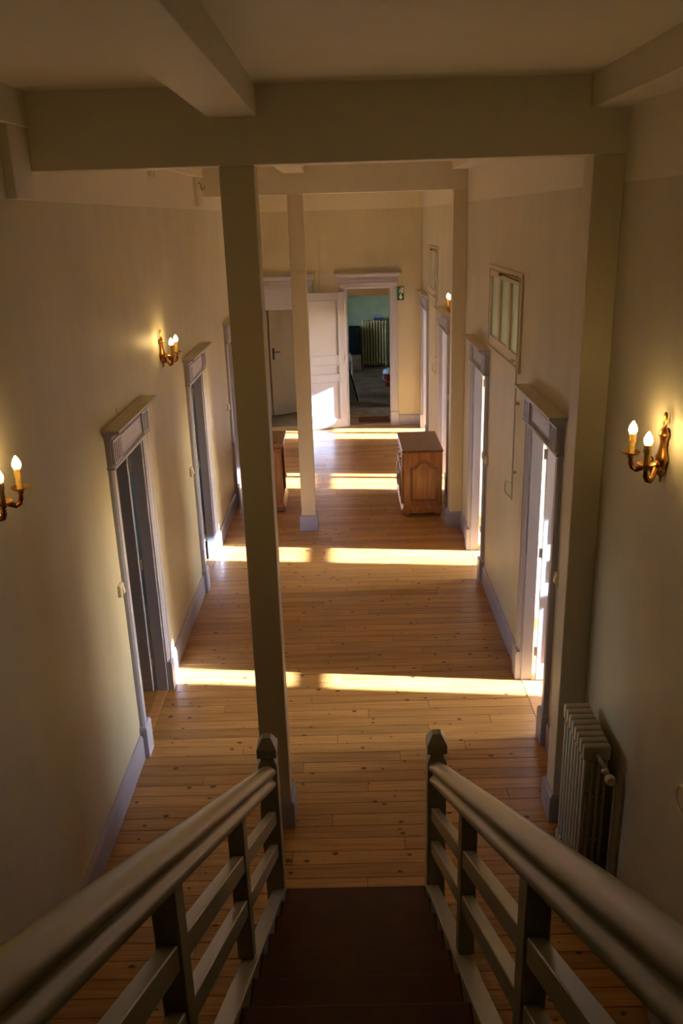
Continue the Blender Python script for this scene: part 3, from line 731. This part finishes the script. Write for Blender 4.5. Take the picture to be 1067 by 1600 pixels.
# ------------------------------------------------------------------ near radiator
def radiator(name, loc, rotz, n, pitch, depth, h, mat, label, valve=True, cols=4, fill=.78):
    r = empty(name, loc); tag(r, label, 'radiator'); r.rotation_euler = (0, 0, rotz)
    # local: sections stack along +y, depth along x (0..depth), z from feet
    z0 = .07; th = pitch*fill
    def capsule(mb, xc, yc, za, zb, rx, ry, k=8):
        mb.loft([[(xc+rx*math.cos(2*math.pi*(j+.5)/k), yc+ry*math.sin(2*math.pi*(j+.5)/k), z) for j in range(k)] for z in (za, zb)])
    mesh0 = None
    for i in range(n):
        yc = pitch*(i+.5)
        if mesh0 is None:
            mb = MB(); rx = depth/cols*.36
            for c in range(cols): capsule(mb, depth*(c+.5)/cols, 0, z0+.05, h-.05, rx, th/2)
            for za, zb in ((z0, z0+.075), (h-.085, h)):
                k = .012
                mb.loft([[(k*a, -th/2+k*b*.6, za) for a, b in ((0, 1),)] + [(depth-k, -th/2, za), (depth, th/2-k, za), (k, th/2, za)] if False else
                         [(0, -th/2, za+.006), (depth, -th/2, za+.006), (depth, th/2, za+.006), (0, th/2, za+.006)],
                         [(0, -th/2, zb-.006), (depth, -th/2, zb-.006), (depth, th/2, zb-.006), (0, th/2, zb-.006)],
                         [(.008, -th/2+.006, zb), (depth-.008, -th/2+.006, zb), (depth-.008, th/2-.006, zb), (.008, th/2-.006, zb)]])
            for zt in (z0+(h-z0)*.36, z0+(h-z0)*.66): mb.box(.01, depth-.01, -th*.32, th*.32, zt-.011, zt+.011)
            for zt in (z0+.04, h-.045): mb.lathe([(.019, -pitch/2), (.019, pitch/2)], (depth*.5, 0, zt), 8, axis='y')
            o = mb.build('section', mat, r, bevel=.003, smooth=True); mesh0 = o.data
        else:
            o = bpy.data.objects.new('section', mesh0); C.objects.link(o); o.parent = r
        o.location = (0, yc, 0)
    for yc in (pitch*.5, pitch*(n-.5)):
        for xc in (depth*.14, depth*.86):
            MB().lathe([(.016, 0), (.013, .02), (.011, .05), (.014, z0+.012)], (xc, yc, 0), 8).build('foot', mat, r, smooth=True)
    if valve:
        zt = h-.045; xc = depth*.5
        MB().lathe([(.030, -.006), (.030, 0), (.022, .004)], (xc, -.004, zt), 12, axis='y').lathe([(.012, -.03), (.012, 0)], (xc, -.004, zt), 10, axis='y').build('end_plug', mat, r, smooth=True)
        pv = MB().tube([(xc, -.02, zt), (xc+.004, -.05, zt-.004), (xc+.018, -.075, zt-.03), (xc+.045, -.085, zt-.085), (xc+.075, -.075, zt-.14), (xc+.078, -.072, zt-.18), (xc+.078, -.072, .0)], .011, 8).build('supply_pipe', mat, r, smooth=True)
        MB().lathe([(.011, -.030), (.018, -.024), (.020, -.004), (.016, .004), (.010, .006)], (xc+.015, -.072, zt-.035), 10, axis='y').build('valve_body', M_CHROME, r, smooth=True)
        MB().lathe([(.012, 0), (.023, .004), (.025, .016), (.025, .034), (.018, .042), (.006, .044)], (xc+.028, -.145, zt-.055), 12, axis='y').build('valve_knob', M_WHITE, r, smooth=True, label='round white valve knob')
    return r
radiator('radiator', (1.142, 3.575, 0), 0, 8, .0525, .135, .968, M_RAD, 'cream cast-iron column radiator with white valve knob beside the staircase')
radiator('radiator', (.42, 21.64, -.12), math.radians(-90), 9, .072, .20, 1.16, M_RADFAR, 'grimy cream column radiator against the teal wall of the far room', False, 3, .5)

# ------------------------------------------------------------------ cabinets
def chest():
    x0, x1, y0, y1, h = .672, 1.140, 9.79, 10.70, .835
    r = empty('wooden_chest', ((x0+x1)/2, (y0+y1)/2, 0)); off = r.location
    tag(r, 'reddish wooden chest with arched side panel beside the far pilaster', 'chest')
    MB().box(x0, x1, y0, y1, .10, h-.028).build('carcass', M_OAK, r, off, .004)
    e = .018
    MB().loft([[(x0-e, y0-e, h-.028), (x1+.006, y0-e, h-.028), (x1+.006, y1+e, h-.028), (x0-e, y1+e, h-.028)],
               [(x0-e-.008, y0-e-.008, h-.014), (x1+.006, y0-e-.008, h-.014), (x1+.006, y1+e+.008, h-.014), (x0-e-.008, y1+e+.008, h-.014)],
               [(x0-e, y0-e, h), (x1+.006, y0-e, h), (x1+.006, y1+e, h), (x0-e, y1+e, h)]]).build('top', M_OAKTOP, r, off, .002)
    def q(z, k): return [(x0-k, y0-k, z), (x1, y0-k, z), (x1, y1+k, z), (x0-k, y1+k, z)]
    MB().loft([q(.045, .030), q(.085, .030), q(.100, .020), q(.120, .006), q(.128, .004)]).build('base_moulding', M_OAK, r, off)
    for fx in (x0+.02, x1-.06):
        for fy in (y0+.02, y1-.05):
            MB().lathe([(.030, 0), (.042, .012), (.042, .030), (.030, .046)], (fx+.015, fy+.015, 0), 12).build('foot', M_OAK, r, off, smooth=True)
    # arched side panel: frame raised round a sunk field
    def arch(a, b, zb, zs, rise, n=14):
        pts = [(a, zb), (b, zb), (b, zs)]
        for k in range(1, n):
            u = k/n; x = b+(a-b)*u; c = abs(u-.5)*2
            s = 1 - max(0, (c-.18)/.62)**1.0 if c < .8 else 0
            s = max(0, min(1, s)); s = s*s*(3-2*s)
            pts.append((x, zs+rise*s))
        return pts+[(a, zs)]
    A0 = arch(x0+.075, x1-.055, .185, .615, .085); A1 = arch(x0+.095, x1-.075, .205, .600, .080); A2 = arch(x0+.105, x1-.085, .215, .592, .078)
    MB().loft([[(x, y0+.002, z) for x, z in A0], [(x, y0-.012, z) for x, z in A0], [(x, y0-.009, z) for x, z in A1], [(x, y0-.002, z) for x, z in A2]], cap=False).build('side_panel_moulding', M_OAKTOP, r, off)
    MB().prism(A2, y0-.006, y0+.002, 'y').build('side_panel', M_OAK, r, off)
    # front faces the corridor (towards -x): drawers above, doors below
    for k, (ya, yb) in enumerate(((y0+.03, (y0+y1)/2-.01), ((y0+y1)/2+.01, y1-.03))):
        d = MB().box(x0-.016, x0, ya, yb, .60, .785).build('drawer', M_OAK, r, off, .005)
        for yk in (ya+(yb-ya)*.28, ya+(yb-ya)*.72):
            MB().lathe([(.006, -.038), (.013, -.036), (.015, -.028), (.006, -.020), (.006, -.010)], (x0-.004, yk, .70), 10, axis='x').build('knob', M_DARKBRASS, d, off, smooth=True)
        dd = MB().box(x0-.028, x0, ya, yb, .15, .575).build('door', M_OAK, r, off, .008)
        cy_, cz_ = (ya+yb)/2, .36
        MB().tube([(x0-.030, cy_+.15*math.cos(t), cz_+.155*math.sin(t)) for t in [2*math.pi*j/22 for j in range(22)]], .012, 6, close=True).build('oval_moulding', M_OAKTOP, dd, off, smooth=True)
        MB().lathe([(.004, -.052), (.010, -.050), (.011, -.042), (.005, -.034), (.005, -.024)], (x0-.002, yb-.03 if k == 0 else ya+.03, .38), 10, axis='x').build('knob', M_DARKBRASS, dd, off, smooth=True)
chest()
def small_cabinet():
    x0, x1, y0, y1, h = -1.22, -.835, 10.08, 10.66, .905
    r = empty('open_cabinet', ((x0+x1)/2, (y0+y1)/2, 0)); off = r.location
    tag(r, 'reddish wooden cabinet with an open dark front behind the near square post', 'cabinet')
    t = .03
    MB().box(x0, x1, y0, y0+t, .09, h-.03).build('side', M_OAK, r, off, .004)
    MB().box(x0, x1, y1-t, y1, .09, h-.03).build('side', M_OAK, r, off, .004)
    MB().box(x0, x0+.015, y0+t, y1-t, .09, h-.03).build('back', M_OAKTOP, r, off)
    MB().box(x0+.015, x1-.01, y0+t, y1-t, .09, .12).build('bottom_board', M_OAK, r, off)
    MB().box(x0+.015, x1-.03, y0+t, y1-t, .46, .48).build('shelf', M_OAK, r, off)
    def q(z, k): return [(x0, y0-k, z), (x1+k, y0-k, z), (x1+k, y1+k, z), (x0, y1+k, z)]
    MB().loft([q(h-.135, .004), q(h-.115, .010), q(h-.085, .016), q(h-.055, .034), q(h-.028, .040), q(h-.006, .040), q(h, .034)]).build('top', M_OAKTOP, r, off)
    MB().loft([q(.035, .034), q(.075, .034), q(.095, .022), q(.135, .006), q(.15, .002)]).build('base_moulding', M_OAK, r, off)
    for fy in (y0+.01, y1-.03):
        for fx in (x0+.03, x1-.01):
            MB().lathe([(.028, 0), (.036, .012), (.030, .036)], (fx, fy+.01, 0), 10).build('foot', M_OAK, r, off, smooth=True)
    MB().box(x1-.012, x1+.012, y1-.075, y1-.030, .15, h-.135).build('front_stile', M_OAK, r, off, .004)
    MB().box(x1-.012, x1+.008, y0+.030, y0+.055, .15, h-.135).build('front_stile', M_OAK, r, off, .004)
    MB().lathe([(.006, 0), (.010, .004), (.010, .05), (.006, .054)], (x1+.016, y1-.05, .30), 8).build('hinge', M_DARKBRASS, r, off, smooth=True)
small_cabinet()

# ------------------------------------------------------------------ exit sign
def exit_sign():
    x0, x1, z0, z1, yy = .906, 1.020, 2.152, 2.372, YF-.002
    r = empty('exit_sign', ((x0+x1)/2, yy, z0)); off = r.location
    tag(r, 'green emergency exit sign with white running figure and down arrow', 'sign')
    MB().box(x0, x1, yy-.014, yy, z0, z1).build('plate', M_GREEN, r, off, .002)
    S = lambda u, z: (x0+.114*u, z0+.220*z)
    yf0, yf1 = yy-.0155, yy-.014
    def poly(mb, pts): mb.loft([[(S(u, z)[0], yf0, S(u, z)[1]) for u, z in pts], [(S(u, z)[0], yf1, S(u, z)[1]) for u, z in pts]])
    a = MB(); poly(a, [(.40, .46), (.60, .46), (.60, .27), (.82, .27), (.50, .06), (.18, .27), (.40, .27)]); a.build('arrow', M_SIGNW, r, off)
    d = MB(); poly(d, [(.52, .53), (.90, .53), (.90, .94), (.52, .94)]); d.build('doorway_mark', M_SIGNW, r, off)
    m = MB(); my0 = yf0
    yf0, yf1 = yy-.017, yy-.0155
    g = MB()
    def seg(mb, p, q, w):
        dx, dz = (q[0]-p[0])*.114, (q[1]-p[1])*.220; L = math.hypot(dx, dz); nx, nz = -dz/L*w/.114, dx/L*w/.220
        poly(mb, [(p[0]+nx, p[1]+nz), (q[0]+nx, q[1]+nz), (q[0]-nx, q[1]-nz), (p[0]-nx, p[1]-nz)])
    def figure(mb, k):
        poly(mb, [(.56+.07*math.cos(t), .885+.036*math.sin(t)) for t in [2*math.pi*j/12 for j in range(12)]])
        seg(mb, (.52, .83), (.44, .68), .009*k); seg(mb, (.44, .69), (.58, .63), .006*k); seg(mb, (.58, .63), (.56, .55), .005*k)
        seg(mb, (.44, .69), (.34, .61), .006*k); seg(mb, (.34, .61), (.18, .60), .005*k)
        seg(mb, (.52, .82), (.36, .80), .005*k); seg(mb, (.36, .80), (.28, .73), .004*k); seg(mb, (.53, .80), (.64, .73), .005*k); seg(mb, (.64, .73), (.74, .75), .004*k)
    bgm = MB(); poly(bgm, [(.10, .53), (.52, .53), (.52, .94), (.10, .94)])
    figure(g, 1.0); g.build('running_figure', M_SIGNW, r, off)
    g2 = MB(); yf0, yf1 = yy-.0165, yy-.0156
    poly(g2, [(.54, .55), (.68, .55), (.68, .92), (.54, .92)]); g2.build('doorway_inset', M_GREEN, r, off)  # green print inside the white doorway mark
exit_sign()

# ------------------------------------------------------------------ far room things
def black_panel():
    r = empty('stove', (.235, 21.3, -.12)); off = r.location
    tag(r, 'matt black box-shaped stove on a low hearth beside the far radiator', 'stove')
    MB().box(.11, .385, 21.02, 21.5, .27, .92).build('body', M_BLACK, r, off, .01)
    MB().box(.15, .36, 21.005, 21.02, .36, .82).build('door', M_BLACK, r, off, .006)
    MB().box(.05, .405, 20.95, 21.6, -.12, .27).build('hearth', M_DARKFL, r, off, .008)
black_panel()
def far_chair():
    r = empty('chair', (-.06, 18.1, -.12)); off = r.location
    tag(r, 'white tubular metal chair half hidden behind the open lilac door', 'chair')
    P = lambda a, b, c: (-.06+a, 18.1+b, -.12+c)
    w = .20
    MB().tube([P(w, -.2, 0), P(w, -.19, .45), P(w, -.20, .82), P(w-.04, -.21, .90), P(w-.10, -.21, .93), P(-w+.10, -.21, .93), P(-w+.04, -.21, .90), P(-w, -.2, .82), P(-w, -.19, .45), P(-w, -.2, 0)], .014, 8).build('back_frame', M_SIGNW, r, off, smooth=True)
    for s in (-1, 1): MB().tube([P(s*w, -.19, .45), P(s*w, .17, .45), P(s*w, .20, .42), P(s*w, .22, 0)], .014, 8).build('leg', M_SIGNW, r, off, smooth=True)
    MB().box(-.06-w, -.06+w, 17.9, 18.28, .31, .345).build('seat', M_SIGNW, r, off, .01)
    MB().box(-.06-w+.02, -.06+w-.02, 17.885, 17.90, .62, .76).build('backrest', M_SIGNW, r, off, .006)
far_chair()
def lean_board():
    r = empty('leaning_board', (.0, 17.3, -.12)); off = r.location
    tag(r, 'grey-green board with black edge leaning aslant on the far room floor', 'board')
    MB().hexa([(-.30, 17.20, -.12), (.235, 17.20, -.12), (.235, 17.28, -.12), (-.30, 17.28, -.12), (-.30, 17.40, .50), (.075, 17.40, .50), (.075, 17.46, .50), (-.30, 17.46, .50)]).build('panel', M_BOARD, r, off)
    MB().tube([(.245, 17.20, -.105), (.085, 17.39, .515)], .014, 6).build('edge_strip', M_BLACK, r, off)
lean_board()
def bucket():
    r = empty('bucket', (.985, 18.9, -.12)); off = r.location
    tag(r, 'red bucket with pale blue lid by the jamb of the far room', 'bucket')
    c = (.985, 18.9, -.12)
    MB().lathe([(.11, 0), (.115, .005), (.14, .28), (.145, .285)], c, 18).build('body', M_RED, r, off, smooth=True)
    MB().lathe([(.15, .285), (.152, .31), (.13, .37), (.05, .40)], c, 18).build('lid', M_BLUEW, r, off, smooth=True, label='pale blue lid')
    MB().tube([(c[0]-.145, c[1], c[2]+.27), (c[0]-.15, c[1]-.08, c[2]+.18), (c[0]-.06, c[1]-.165, c[2]+.12), (c[0]+.06, c[1]-.165, c[2]+.12), (c[0]+.15, c[1]-.08, c[2]+.18), (c[0]+.145, c[1], c[2]+.27)], .004, 6).build('handle', M_CHROME, r, off, smooth=True)
bucket()
def crate():
    r = empty('crate', (.85, 21.52, 1.045)); off = r.location
    tag(r, 'small blue open crate on top of the far radiator', 'crate')
    z = 1.045
    MB().box(.74, .97, 21.46, 21.475, z, z+.05).box(.74, .97, 21.60, 21.615, z, z+.05).box(.74, .755, 21.475, 21.60, z, z+.05).box(.955, .97, 21.475, 21.60, z, z+.05).build('rim', M_BLUE, r, off)
    MB().box(.755, .955, 21.475, 21.60, z, z+.008).build('bottom', M_BLUE, r, off)
    MB().tube([(.75, 21.467, z+.045), (.75, 21.467, z+.115), (.95, 21.467, z+.125), (.96, 21.467, z+.045)], .006, 6).build('handle', M_BLUE, r, off)
crate()
mt = MB().box(.215, .765, 14.80, 15.21, .012, .026).build('doormat', M_MAT, None, (.49, 15.0, .012), .004)
tag(mt, 'red-brown doormat lying on the threshold of the far open door', 'doormat')

# small fixings
def hook():
    r = empty('ceiling_hook', (XL+.045, 9.12, 3.84)); off = r.location
    tag(r, 'small dark metal hook on the white batten below the far cross beam', 'hook')
    b = (XL+.045, 9.12, 3.84)
    MB().tube([(b[0], b[1], b[2]+.03), (b[0]+.02, b[1], b[2]+.02), (b[0]+.022, b[1], b[2]-.02), (b[0]+.035, b[1]-.01, b[2]-.04), (b[0]+.055, b[1]-.02, b[2]-.03), (b[0]+.065, b[1]-.02, b[2]+.005)], .004, 6).build('shank', M_STEEL, r, off)
    MB().lathe([(.010, 0), (.010, .004), (.005, .006)], (b[0], b[1], b[2]+.03), 8, axis='x').build('rosette', M_STEEL, r, off)
hook()
def clips():
    for k, lb in enumerate(('small white cable clip high up on the white wall band, first of the pair', 'small white cable clip high up on the white wall band, second of the pair')):
        y = 6.95+.16*k
        r = empty('cable_clip', (XL, y, 3.86)); tag(r, lb, 'clip', 'cable clips on the white wall band'); off = r.location
        MB().box(XL, XL+.012, y-.02, y+.02, 3.82, 3.90).build('base', M_WHITE, r, off, .002)
        MB().box(XL+.012, XL+.022, y-.012, y+.012, 3.84, 3.88).build('cap', M_SHELF, r, off, .002)
clips()
wr = MB().tube([(XL+.008, 5.33, 2.335), (XL+.005, 5.31, 2.35), (XL+.003, 5.30, 2.37), (XL+.003, 5.315, 2.388)], .0018, 6).build('wire_end', M_WIRE, None, (XL, 5.3, 2.335), smooth=True)
tag(wr, 'thin loose wire end sticking up from the first door cornice shelf', 'wire')
